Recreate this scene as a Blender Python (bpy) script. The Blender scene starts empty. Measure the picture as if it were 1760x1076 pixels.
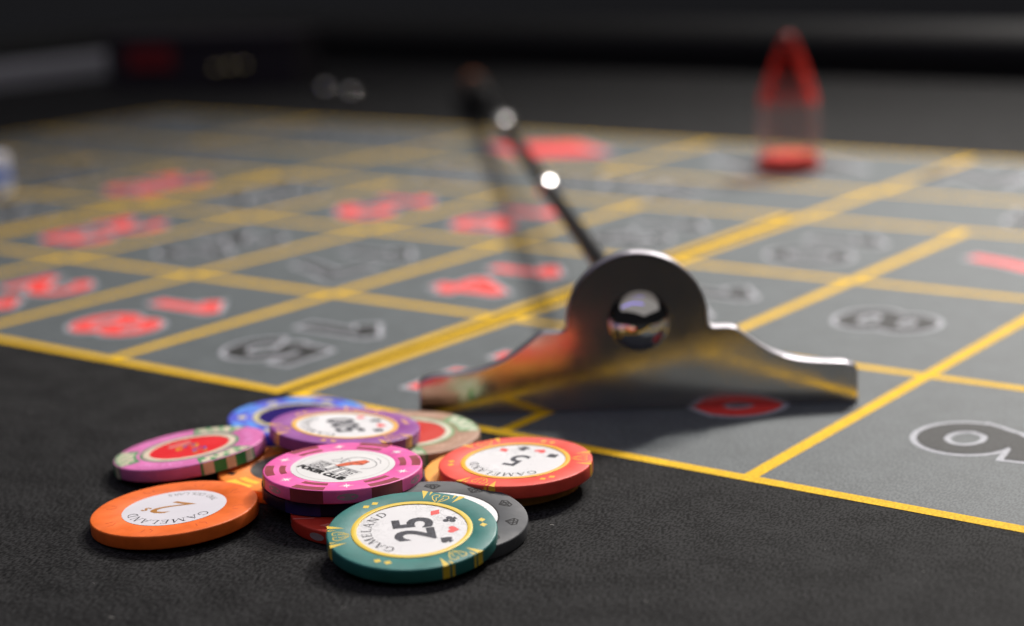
import bpy, math, random
from mathutils import Matrix, Vector
random.seed(7)
scene = bpy.context.scene
COL = scene.collection
S = 0.07767                    # metres per layout column (a chip is 40 mm across)
PI = math.pi
def V(u, v, z=0.0): return Vector((u * S, v * S, z * S))

# ------------------------------------------------------------------ camera
cam_r = Vector((0.80229417, 0.59581488, -0.03645121))
cam_u = Vector((-0.10807272, 0.20503806, 0.97276908))
cam_f = Vector((-0.58706418, 0.77650758, -0.22889218))
cd = bpy.data.cameras.new('camera'); cam = bpy.data.objects.new('camera', cd); COL.objects.link(cam)
m3 = Matrix((cam_r, cam_u, -cam_f)).transposed()
cam.matrix_world = Matrix.Translation(V(2.611274, -4.682382, 1.826321)) @ m3.to_4x4()
cd.sensor_width = 36.0; cd.lens = 36.0 * 2969.13 / 1760.0
cd.clip_start = 0.01; cd.clip_end = 60.0
cd.dof.use_dof = True; cd.dof.focus_distance = 5.2 * S; cd.dof.aperture_fstop = 7.0
cd.dof.aperture_blades = 0
scene.camera = cam

# ------------------------------------------------------------------ world, lamps, exposure
w = bpy.data.worlds.new('World'); scene.world = w; w.use_nodes = True
w.node_tree.nodes['Background'].inputs[0].default_value = (0.50, 0.50, 0.56, 1)
w.node_tree.nodes['Background'].inputs[1].default_value = 0.019
scene.view_settings.view_transform = 'Standard'; scene.view_settings.look = 'None'
scene.view_settings.exposure = 0.0; scene.view_settings.gamma = 1.0
def spot(name, pos, target, power, radius, color, size_deg, blend):
    l = bpy.data.lights.new(name, 'SPOT'); l.energy = power; l.shadow_soft_size = radius; l.color = color
    l.spot_size = math.radians(size_deg); l.spot_blend = blend
    o = bpy.data.objects.new(name, l); COL.objects.link(o); o.location = pos
    o.rotation_euler = (Vector(target) - Vector(pos)).to_track_quat('-Z', 'Y').to_euler()
    return o
BALL = V(-0.79, 0.53, 0.335)
key_dir = (0.451 * cam_f + 0.058 * cam_r + 0.891 * cam_u).normalized()
sec_dir = (0.52 * cam_f + 0.31 * cam_r + 0.79 * cam_u).normalized()
spot('key_or_fill_spot', BALL + key_dir * 1.5, V(1.9, 1.6), 40, 0.080, (1.0, 0.95, 0.89), 66, 1.0)
spot('key_or_fill_spot', BALL + sec_dir * 1.6, V(1.9, 1.9), 89, 0.200, (1.0, 0.95, 0.90), 66, 1.0)
spot('key_or_fill_spot', V(-2.5, 21.0, 16.0), V(-1.6, 8.6), 125, 0.060, (1.0, 0.95, 0.90), 54, 1.0)  # added fill spot that brightens the far table, no known source
fa = bpy.data.lights.new('overhead_fill', 'AREA'); fa.shape = 'RECTANGLE'; fa.size = 6.0; fa.size_y = 5.0; fa.energy = 36.0; fa.color = (1.0, 0.96, 0.93)  # added overhead fill to lighten the shadows, stands for no actual ceiling lamp
fao = bpy.data.objects.new('overhead_fill', fa); COL.objects.link(fao); fao.location = V(4.0, 2.0, 26.0)
bl = bpy.data.lights.new('blue_strip_lamp', 'AREA'); bl.shape = 'RECTANGLE'; bl.size = 2.2; bl.size_y = 0.10
bl.energy = 1.9; bl.color = (0.16, 0.10, 1.0)
blo = bpy.data.objects.new('blue_strip_lamp', bl); COL.objects.link(blo)
bdir = (-0.365 * -cam_f * -1 - 0.364 * cam_r + 0.859 * cam_u).normalized()
blo.location = BALL + bdir * 1.6
zq = bdir; xq = (cam_r - cam_r.dot(zq) * zq).normalized(); xq = (xq - 0.25 * zq.cross(xq)).normalized()
blo.rotation_euler = Matrix((xq, zq.cross(xq), zq)).transposed().to_euler()

# ------------------------------------------------------------------ materials
def mat(name, col, rough=0.5, spec=0.5, metal=0.0, var=0.0, vscale=300.0, bump=0.0, bscale=600.0, sheen=0.0,
        trans=0.0, ior=1.45, coat=0.0, rvar=0.0, col2=None):
    m = bpy.data.materials.new(name); m.use_nodes = True
    nt = m.node_tree; N = nt.nodes; K = nt.links; b = N['Principled BSDF']
    b.inputs['Base Color'].default_value = (*col, 1); b.inputs['Roughness'].default_value = rough
    b.inputs['Specular IOR Level'].default_value = spec; b.inputs['Metallic'].default_value = metal
    b.inputs['Transmission Weight'].default_value = trans; b.inputs['IOR'].default_value = ior
    b.inputs['Coat Weight'].default_value = coat; b.inputs['Sheen Weight'].default_value = sheen
    b.inputs['Sheen Roughness'].default_value = 0.4
    if var or bump or rvar:
        tc = N.new('ShaderNodeTexCoord')
    if var:
        n = N.new('ShaderNodeTexNoise'); n.inputs['Scale'].default_value = vscale; n.inputs['Detail'].default_value = 5
        K.new(tc.outputs['Object'], n.inputs['Vector'])
        r = N.new('ShaderNodeValToRGB'); K.new(n.outputs['Fac'], r.inputs[0])
        c2 = col2 or tuple(min(1, c * (1 + var)) for c in col); c1 = tuple(c * (1 - var) for c in col)
        r.color_ramp.elements[0].position = 0.33; r.color_ramp.elements[1].position = 0.67
        r.color_ramp.elements[0].color = (*c1, 1); r.color_ramp.elements[1].color = (*c2, 1)
        K.new(r.outputs[0], b.inputs['Base Color'])
    if rvar:
        n = N.new('ShaderNodeTexNoise'); n.inputs['Scale'].default_value = 140; n.inputs['Detail'].default_value = 6
        K.new(tc.outputs['Object'], n.inputs['Vector'])
        mr = N.new('ShaderNodeMapRange'); K.new(n.outputs['Fac'], mr.inputs[0])
        mr.inputs[1].default_value = 0.3; mr.inputs[2].default_value = 0.7
        mr.inputs[3].default_value = max(0.02, rough - rvar); mr.inputs[4].default_value = rough + rvar
        K.new(mr.outputs[0], b.inputs['Roughness'])
    if bump:
        n = N.new('ShaderNodeTexNoise'); n.inputs['Scale'].default_value = bscale; n.inputs['Detail'].default_value = 4
        K.new(tc.outputs['Object'], n.inputs['Vector'])
        bp = N.new('ShaderNodeBump'); bp.inputs['Strength'].default_value = bump; bp.inputs['Distance'].default_value = 0.0003
        K.new(n.outputs['Fac'], bp.inputs['Height']); K.new(bp.outputs[0], b.inputs['Normal'])
    return m
def felt_mat(name, col, var, rough=0.62, spec=0.5, sheen=0.25):
    """woven cloth: fine fibre speckle, slow wear patches, tiny bump"""
    m = bpy.data.materials.new(name); m.use_nodes = True
    nt = m.node_tree; N = nt.nodes; K = nt.links; b = N['Principled BSDF']
    tc = N.new('ShaderNodeTexCoord')
    mp = N.new('ShaderNodeMapping'); mp.inputs['Rotation'].default_value = (0, 0, 0.6); mp.inputs['Scale'].default_value = (1.0, 0.45, 1)
    K.new(tc.outputs['Object'], mp.inputs['Vector'])
    fine = N.new('ShaderNodeTexNoise'); fine.inputs['Scale'].default_value = 1900; fine.inputs['Detail'].default_value = 3
    K.new(mp.outputs[0], fine.inputs['Vector'])
    mid = N.new('ShaderNodeTexNoise'); mid.inputs['Scale'].default_value = 90; mid.inputs['Detail'].default_value = 6
    K.new(tc.outputs['Object'], mid.inputs['Vector'])
    a = N.new('ShaderNodeMath'); a.operation = 'MULTIPLY_ADD'; a.inputs[1].default_value = 0.80
    K.new(fine.outputs['Fac'], a.inputs[0])
    a2 = N.new('ShaderNodeMath'); a2.operation = 'MULTIPLY'; a2.inputs[1].default_value = 0.20; K.new(mid.outputs['Fac'], a2.inputs[0])
    K.new(a2.outputs[0], a.inputs[2])
    r = N.new('ShaderNodeValToRGB'); K.new(a.outputs[0], r.inputs[0])
    r.color_ramp.elements[0].position = 0.42; r.color_ramp.elements[1].position = 0.58
    r.color_ramp.elements[0].color = (*[c * (1 - var) for c in col], 1); r.color_ramp.elements[1].color = (*[c * (1 + var) for c in col], 1)
    K.new(r.outputs[0], b.inputs['Base Color'])
    b.inputs['Roughness'].default_value = rough; b.inputs['Specular IOR Level'].default_value = spec
    b.inputs['Sheen Weight'].default_value = sheen; b.inputs['Sheen Roughness'].default_value = 0.5
    bp = N.new('ShaderNodeBump'); bp.inputs['Strength'].default_value = 0.10; bp.inputs['Distance'].default_value = 0.0004
    K.new(fine.outputs['Fac'], bp.inputs['Height']); K.new(bp.outputs[0], b.inputs['Normal'])
    return m
M = {}
M['felt'] = felt_mat('black_felt', (0.0205, 0.0205, 0.0206), 0.72, 0.7, 0.03, 0.0)
M['panel'] = felt_mat('grey_printed_felt', (0.090, 0.103, 0.107), 0.26, 0.6, 0.16, 0.0)
M['line'] = felt_mat('yellow_print', (0.74, 0.45, 0.014), 0.16, 0.65, 0.06, 0.0)
M['white_print'] = felt_mat('pale_print', (0.38, 0.39, 0.42), 0.14, 0.6, 0.12, 0.0)
M['red_print'] = felt_mat('red_print', (0.78, 0.055, 0.045), 0.12, 0.6, 0.12, 0.0)
M['black_print'] = felt_mat('black_print', (0.024, 0.025, 0.025), 0.3, 0.6, 0.12, 0.0)
M['leather'] = mat('black_leather', (0.006, 0.006, 0.0065), 0.58, 0.25, bump=0.35, bscale=350)
M['trim'] = mat('grey_trim', (0.36, 0.36, 0.38), 0.45, 0.5, metal=0.0, rvar=0.1)
M['floor'] = mat('carpet', (0.10, 0.03, 0.09), 0.9, 0.2, var=0.4, vscale=8)
M['mirror'] = mat('polished_steel', (0.58, 0.55, 0.53), 0.17, 0.5, metal=1.0, rvar=0.05)
M['chrome'] = mat('chrome', (0.62, 0.60, 0.59), 0.03, 0.5, metal=1.0)
M['edge_steel'] = mat('satin_steel_edge', (0.52, 0.50, 0.54), 0.32, 0.5, metal=1.0)
M['satin'] = mat('satin_chrome', (0.85, 0.84, 0.84), 0.24, 0.5, metal=1.0)
M['black_rod'] = mat('black_lacquer', (0.010, 0.010, 0.011), 0.30, 0.5)
M['grip'] = mat('black_rubber', (0.008, 0.008, 0.008), 0.6, 0.3)
M['brown'] = mat('brown_wood', (0.34, 0.10, 0.03), 0.4, 0.5)
M['clear'] = mat('clear_acrylic', (0.97, 0.96, 0.96), 0.04, 0.5, trans=1.0, ior=1.22)
M['red_clear'] = mat('red_acrylic', (0.93, 0.10, 0.085), 0.10, 0.5, trans=0.72, ior=1.25)
def thin_acrylic(name, tint, dens, gloss, body):
    m = bpy.data.materials.new(name); m.use_nodes = True
    nt = m.node_tree; N = nt.nodes; K = nt.links; b = N['Principled BSDF']; out = N['Material Output']
    b.inputs['Base Color'].default_value = (*body, 1); b.inputs['Roughness'].default_value = gloss
    t = N.new('ShaderNodeBsdfTransparent'); t.inputs[0].default_value = (*tint, 1)
    mx = N.new('ShaderNodeMixShader')
    lw = N.new('ShaderNodeLayerWeight'); lw.inputs['Blend'].default_value = 0.5
    mr = N.new('ShaderNodeMapRange'); K.new(lw.outputs['Facing'], mr.inputs[0]); mr.inputs[1].default_value = 0.25
    mr.inputs[3].default_value = dens[0]; mr.inputs[4].default_value = dens[1]; K.new(mr.outputs[0], mx.inputs[0])
    K.new(t.outputs[0], mx.inputs[1]); K.new(b.outputs[0], mx.inputs[2]); K.new(mx.outputs[0], out.inputs[0])
    return m
M['clear'] = thin_acrylic('clear_acrylic', (0.97, 0.96, 0.96), (0.05, 0.42), 0.10, (0.60, 0.50, 0.49))
M['red_clear'] = thin_acrylic('red_acrylic', (0.97, 0.84, 0.84), (0.02, 0.85), 0.15, (0.90, 0.07, 0.05))
M['red_plastic'] = mat('red_plastic', (0.88, 0.10, 0.075), 0.35, 0.5)
M['smoke'] = mat('smoked_plastic', (0.030, 0.026, 0.031), 0.6, 0.25)
M['brass'] = mat('brass', (0.60, 0.52, 0.30), 0.15, 0.5, metal=1.0)

# ------------------------------------------------------------------ mesh helpers
def obj(name, verts, faces, m, parent=None, smooth=False):
    me = bpy.data.meshes.new(name); me.from_pydata([tuple(v) for v in verts], [], faces); me.update()
    if m: me.materials.append(m)
    if smooth:
        me.polygons.foreach_set('use_smooth', [True] * len(me.polygons))
        try: me.set_sharp_from_angle(angle=math.radians(38))
        except Exception: pass
    o = bpy.data.objects.new(name, me); COL.objects.link(o)
    if parent: o.parent = parent
    return o
def empty(name, mw):
    o = bpy.data.objects.new(name, None); COL.objects.link(o); o.matrix_world = mw; o.empty_display_size = 0.01
    return o
def tag(o, label=None, cat=None, group=None, kind=None):
    if label: o['label'] = label
    if cat: o['category'] = cat
    if group: o['group'] = group
    if kind: o['kind'] = kind
    return o
def lathe(prof, n=96, close_ends=True):
    vs, fs = [], []
    for (r, z) in prof:
        for k in range(n):
            a = 2 * PI * k / n; vs.append((r * math.cos(a), r * math.sin(a), z))
    for i in range(len(prof) - 1):
        for k in range(n):
            k2 = (k + 1) % n
            fs.append((i * n + k, i * n + k2, (i + 1) * n + k2, (i + 1) * n + k))
    if close_ends:
        fs.append(tuple(reversed(range(n)))); L = (len(prof) - 1) * n; fs.append(tuple(range(L, L + n)))
    return vs, fs
def disc(r, z, n=96, sx=1.0):
    return [(r * math.cos(2 * PI * k / n), r * math.sin(2 * PI * k / n), z) for k in range(n)], [tuple(range(n))]
def sector(r0, r1, a0, a1, z, n=10):
    """annular sector; angles in degrees"""
    vs, fs = [], []
    for k in range(n + 1):
        a = math.radians(a0 + (a1 - a0) * k / n)
        vs += [(r0 * math.cos(a), r0 * math.sin(a), z), (r1 * math.cos(a), r1 * math.sin(a), z)]
    for k in range(n): fs.append((2 * k, 2 * k + 1, 2 * k + 3, 2 * k + 2))
    return vs, fs
def merge(parts):
    vs, fs = [], []
    for v, f in parts:
        b = len(vs); vs += list(v); fs += [tuple(i + b for i in q) for q in f]
    return vs, fs
def strokes(lines, z, dz=1.5e-6):
    """lines: list of (points, width[, width_end]) -> flat ribbons, mitred, each a hair above the last"""
    vs, fs = [], []; zz = z
    for ln in lines:
        pts, w0 = ln[0], ln[1]; w1 = ln[2] if len(ln) > 2 else w0
        n = len(pts); b = len(vs)
        for i, p in enumerate(pts):
            q0 = pts[max(0, i - 1)]; q1 = pts[min(n - 1, i + 1)]
            dx, dy = q1[0] - q0[0], q1[1] - q0[1]; L = math.hypot(dx, dy) or 1
            w = (w0 + (w1 - w0) * i / max(1, n - 1)) / 2
            nx, ny = -dy / L * w, dx / L * w
            vs += [(p[0] + nx, p[1] + ny, zz), (p[0] - nx, p[1] - ny, zz)]
        for i in range(n - 1): fs.append((b + 2 * i + 1, b + 2 * i + 3, b + 2 * i + 2, b + 2 * i))
        zz += dz
    return vs, fs
_tc = {}
def text2d(body, size=1.0, offset=0.0, xs=1.0, shear=0.0, spacing=1.0):
    """outline of a text in the built-in font as flat faces, centred on its bounding box"""
    key = (body, size, offset, xs, shear, spacing)
    if key in _tc: return _tc[key]
    c = bpy.data.curves.new('text', 'FONT'); c.body = body; c.size = size; c.offset = offset; c.shear = shear
    c.space_character = spacing; c.resolution_u = 4; c.fill_mode = 'FRONT'
    o = bpy.data.objects.new('text', c); COL.objects.link(o)
    me = bpy.data.meshes.new_from_object(o.evaluated_get(bpy.context.evaluated_depsgraph_get()))
    vs = [(v.co.x * xs, v.co.y) for v in me.vertices]; fs = [tuple(p.vertices) for p in me.polygons]
    bpy.data.objects.remove(o); bpy.data.curves.remove(c); bpy.data.meshes.remove(me)
    x0 = min(v[0] for v in vs); x1 = max(v[0] for v in vs); y0 = min(v[1] for v in vs); y1 = max(v[1] for v in vs)
    vs = [(x - (x0 + x1) / 2, y - (y0 + y1) / 2) for x, y in vs]
    _tc[key] = (vs, fs, x1 - x0, y1 - y0); return _tc[key]
def place2(vs, fs, cx, cy, ang, z, sc=1.0):
    c, s = math.cos(ang), math.sin(ang)
    return [(cx + sc * (x * c - y * s), cy + sc * (x * s + y * c), z) for x, y in vs], fs

# ------------------------------------------------------------------ setting: table, floor
GAP = 0.105; LW = 0.054; B = 1.4193; D1 = 1.011; D2 = 1.559
A3 = 3 * B; A4 = A3 + D1; A5 = A4 + D2
Z1, Z2, Z3 = 0.00006, 0.00012, 0.00018
def quad(u0, v0, u1, v1, z): return [(u0 * S, v0 * S, z), (u1 * S, v0 * S, z), (u1 * S, v1 * S, z), (u0 * S, v1 * S, z)], [(0, 1, 2, 3)]
fl = obj('floor', [(-9, -9, -0.76), (9, -9, -0.76), (9, 9, -0.76), (-9, 9, -0.76)], [(0, 1, 2, 3)], M['floor']); tag(fl, kind='structure')
TX0, TX1, TY0, TY1 = -14.6, 8.0, -6.5, 11.9
bx = [V(a, b_, c) for c in (-0.5, 0) for (a, b_) in ((TX0, TY0), (TX1, TY0), (TX1, TY1), (TX0, TY1))]
table = obj('table_felt', bx, [(3, 2, 1, 0), (4, 5, 6, 7), (0, 1, 5, 4), (1, 2, 6, 5), (2, 3, 7, 6), (3, 0, 4, 7)], M['felt'])
tag(table, 'black roulette table felt printed with a grey and yellow betting layout', kind='structure')
def ucol(k):                                    # left and right edge of column k (numbers 3k+1 .. 3k+3)
    d = k // 4
    return 1 - k - d * GAP, 2 - k - d * GAP
for d in range(3):
    u0 = ucol(4 * d + 3)[0]; u1 = ucol(4 * d)[1]
    obj('layout_panel', *quad(u0, 0, u1, A3, Z1), M['panel'], table)
    h = LW / 2
    for j in range(3): obj('grid_line', *quad(u0 - h, j * B - h, u1 + h, j * B + h, Z2), M['line'], table)
    for k in range(5):
        uu = u1 - k
        for j in range(3): obj('grid_line', *quad(uu - h, j * B + h, uu + h, (j + 1) * B - h, Z2), M['line'], table)
UL, UR = ucol(11)[0], ucol(0)[1]
obj('layout_panel', *quad(UL, A3 + 0.0005, UR, A5, Z1), M['panel'], table)
for v in (A3, A4, A5): obj('grid_line', *quad(UL - LW / 2, v - LW / 2, UR + LW / 2, v + LW / 2, Z2), M['line'], table)
for uu in (UR, ucol(4)[1] + GAP, ucol(8)[1] + GAP, UL):
    obj('grid_line', *quad(uu - LW / 2, A3 + LW / 2, uu + LW / 2, A4 - LW / 2, Z2), M['line'], table)
SEP = [UR, 0.0, -2.0, -4 - GAP, -6 - GAP, -8 - 2 * GAP, UL]
for uu in SEP: obj('grid_line', *quad(uu - LW / 2, A4 + LW / 2, uu + LW / 2, A5 - LW / 2, Z2), M['line'], table)
def arcp(cx, cy, rx, ry, a0, a1, n=22): return [(cx + rx * math.cos(math.radians(a0 + (a1 - a0) * i / n)), cy + ry * math.sin(math.radians(a0 + (a1 - a0) * i / n))) for i in range(n + 1)]
DIG = {                                         # centre lines of the printed digits in a unit box
 '0': [arcp(.5, .5, .5, .5, 90, 450, 36)],
 '1': [[(.08, .70), (.55, 1.0)], [(.52, 1.0), (.52, 0.0)]],
 '2': [arcp(.5, .68, .46, .32, 165, -40) + [(.55, .28), (.06, .02)], [(0.0, 0.0), (1.0, 0.0)]],
 '3': [arcp(.46, .75, .42, .25, 160, -90), arcp(.46, .26, .50, .26, 90, -160)],
 '4': [[(.68, 0.0), (.68, 1.0)], [(.68, 1.0), (0.0, .28)], [(0.0, .28), (1.0, .28)]],
 '5': [[(.92, 1.0), (.16, 1.0)], [(.17, 1.0), (.10, .52)], arcp(.46, .32, .50, .32, 145, -155)],
 '6': [[(.95, 1.0), (.62, .96), (.36, .84), (.15, .64), (.03, .40)] + arcp(.5, .33, .5, .33, 170, 530, 34)],
 '7': [[(0.0, 1.0), (1.0, 1.0)], [(.98, 1.0), (.62, .5), (.40, 0.0)]],
 '8': [arcp(.5, .76, .41, .24, -90, 270, 30), arcp(.5, .26, .5, .26, 90, 450, 32)]}
DIG['9'] = [[(1 - x, 1 - y) for x, y in l] for l in DIG['6']]
def print_number(txt, u, v, fillm, w_=0.265, h_=0.350, adv=0.425, wf=0.092, wo=0.138):
    def build(width, z, ext):
        vs, fs = [], []; zz = z
        for i, c in enumerate(txt):
            x0 = (i - (len(txt) - 1) / 2) * adv - w_ / 2
            for ln in DIG[c]:
                pts = [(x0 + x * w_, (y - 0.5) * h_) for x, y in ln]
                for a_, b_ in ((0, 1), (-1, -2)):           # run the ends out a little
                    dx, dy = pts[a_][0] - pts[b_][0], pts[a_][1] - pts[b_][1]; L = math.hypot(dx, dy)
                    e = (pts[a_][0] + dx / L * ext, pts[a_][1] + dy / L * ext)
                    pts = [e] + pts if a_ == 0 else pts + [e]
                n = len(pts); b = len(vs)
                for k, p in enumerate(pts):
                    q0 = pts[max(0, k - 1)]; q1 = pts[min(n - 1, k + 1)]
                    dx, dy = q1[0] - q0[0], q1[1] - q0[1]; L = math.hypot(dx, dy); nx, ny = -dy / L * width / 2, dx / L * width / 2
                    for sg in (1, -1):
                        x, y = p[0] + sg * nx, p[1] + sg * ny
                        vs.append(((u + y) * S, (v - x) * S, zz))
                    zz += 3e-7
                for k in range(n - 1): fs.append((b + 2 * k + 1, b + 2 * k + 3, b + 2 * k + 2, b + 2 * k))
        return vs, fs
    o = obj('printed_number', *build(wo, Z2, wo / 2 - 0.02), M['white_print'], table)
    obj('fill', *build(wf, Z3 + 0.00004, wf / 2 - 0.02), fillm, o)
REDS = {1, 3, 5, 7, 9, 12, 14, 16, 18, 19, 21, 23, 25, 27, 30, 32, 34, 36}
def print_text(name, body, u, v, ang, h, xs, fillm, bold=0.03, edge=0.035, spacing=1.0):
    sz = h / 0.70
    vs, fs, w_, h_ = text2d(body, sz, bold * sz, xs, 0, spacing)
    vo, fo, _, _ = text2d(body, sz, (bold + edge) * sz, xs, 0, spacing)
    o = obj(name, *place2([(x * S, y * S) for x, y in vo], fo, u * S, v * S, ang, Z2), M['white_print'], table)
    obj('fill', *place2([(x * S, y * S) for x, y in vs], fs, u * S, v * S, ang, Z3), fillm, o)
for k in range(12):
    for j in range(3):
        n = 3 * k + 3 - j; u0, u1 = ucol(k)
        print_number(str(n), (u0 + u1) / 2 + (-0.005 if n < 10 else 0.04), (j + 0.5) * B + (0.03 if n < 10 else -0.05),
                     M['red_print'] if n in REDS else M['black_print'])
for d, t in enumerate(('1st 12', '2nd 12', '3rd 12')):
    uc = (ucol(4 * d)[1] + ucol(4 * d + 3)[0]) / 2
    print_text('printed_word', t, uc, A3 + D1 / 2, PI, 0.42, 1.25, M['black_print'], spacing=1.1)
for i, t in enumerate(('1-18', 'EVEN', None, None, 'ODD', '19-36')):
    uc = (SEP[i] + SEP[i + 1]) / 2; vc = (A4 + A5) / 2
    if t: print_text('printed_word', t, uc, vc, PI, 0.46, 1.2, M['black_print'], spacing=1.1); continue
    def rh(a, b_, z): return [(uc * S + a * S, vc * S, z), (uc * S, vc * S + b_ * S, z), (uc * S - a * S, vc * S, z), (uc * S, vc * S - b_ * S, z)], [(0, 1, 2, 3)]
    o = obj('printed_diamond', *rh(0.66, 0.46, Z2), M['white_print'], table)
    obj('fill', *rh(0.59, 0.40, Z3), M['red_print'] if i == 3 else M['black_print'], o)

# padded rail: rounded roll along the far edge, turning the corner at the left end
def rail():
    path = []
    for t in range(13): path.append((9.0 - (9.0 + 13.3) * t / 12, 12.0))
    for t in range(1, 9):
        a = PI / 2 + PI / 2 * t / 8; path.append((-13.3 + 1.5 * math.cos(a), 10.5 + 1.5 * math.sin(a)))
    for t in range(1, 9): path.append((-14.8, 10.5 - 17 * t / 8))
    prof = [(-0.40, -0.5), (-0.40, 0.12)] + [(-0.40 * math.cos(a), 0.24 + 0.30 * math.sin(a)) for a in [PI * i / 12 for i in range(13)]] + [(0.40, -0.5)]
    vs, fs = [], []; n = len(prof)
    for i, p in enumerate(path):
        q0 = path[max(0, i - 1)]; q1 = path[min(len(path) - 1, i + 1)]
        d = Vector((q1[0] - q0[0], q1[1] - q0[1])).normalized(); nx, ny = d.y, -d.x   # outward
        for (o, z) in prof: vs.append(V(p[0] + nx * o, p[1] + ny * o, z))
    for i in range(len(path) - 1):
        for k in range(n): fs.append((i * n + k, i * n + (k + 1) % n, (i + 1) * n + (k + 1) % n, (i + 1) * n + k))
    fs += [tuple(range(n)), tuple(reversed(range((len(path) - 1) * n, len(path) * n)))]
    o = obj('padded_rail', vs, fs, M['leather'], None, True)
    tag(o, 'black padded leather armrest rail round the far edge of the table', 'rail')
rail()
def boxmesh(u0, v0, z0, u1, v1, z1, c=0.02):
    """box with chamfered upright and top edges (layout units)"""
    vs, fs = [], []
    def ring(k, z): return [V(u0 + k, v0 + c, z), V(u0 + c, v0 + k, z), V(u1 - c, v0 + k, z), V(u1 - k, v0 + c, z), V(u1 - k, v1 - c, z), V(u1 - c, v1 - k, z), V(u0 + c, v1 - k, z), V(u0 + k, v1 - c, z)]
    for k, z in ((0, z0), (0, z1 - c), (c * 0.6, z1)): vs += ring(k, z)
    for r in range(2):
        for k in range(8): fs.append((r * 8 + k, r * 8 + (k + 1) % 8, r * 8 + 8 + (k + 1) % 8, r * 8 + 8 + k))
    fs += [tuple(reversed(range(8))), tuple(range(16, 24))]
    return vs, fs
o = obj('metal_trim', *boxmesh(-14.45, 4.2, 0.0, -14.05, 10.4, 0.26, 0.05), M['trim'])
tag(o, 'grey metal trim strip along the left end of the felt', 'trim')

def lint():
    rnd = random.Random(3); vs, fs = [], []
    for i in range(150):
        u_, v_ = rnd.uniform(-3.5, 2.0), rnd.uniform(-1.9, 2.0)
        L = rnd.choice((0.0002, 0.00025, 0.0003, 0.0005, 0.0011)) * rnd.uniform(0.7, 1.3); W_ = min(L, rnd.uniform(0.00008, 0.0002)); a = rnd.uniform(0, PI)
        b = len(vs); bend = rnd.uniform(-0.5, 0.5)
        for t in (-0.5, 0.0, 0.5):
            for s_ in (-0.5, 0.5):
                x = t * L; y = s_ * W_ + bend * L * (0.25 - t * t)
                vs.append((u_ * S + x * math.cos(a) - y * math.sin(a), v_ * S + x * math.sin(a) + y * math.cos(a), 0.00033 + 0.00008 * rnd.random()))
        fs += [(b, b + 2, b + 3, b + 1), (b + 2, b + 4, b + 5, b + 3)]
    o = obj('lint', vs, fs, mat('lint_fibre', (0.34, 0.33, 0.31), 0.9, 0.1), table); tag(o, kind='stuff')
lint()
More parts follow.
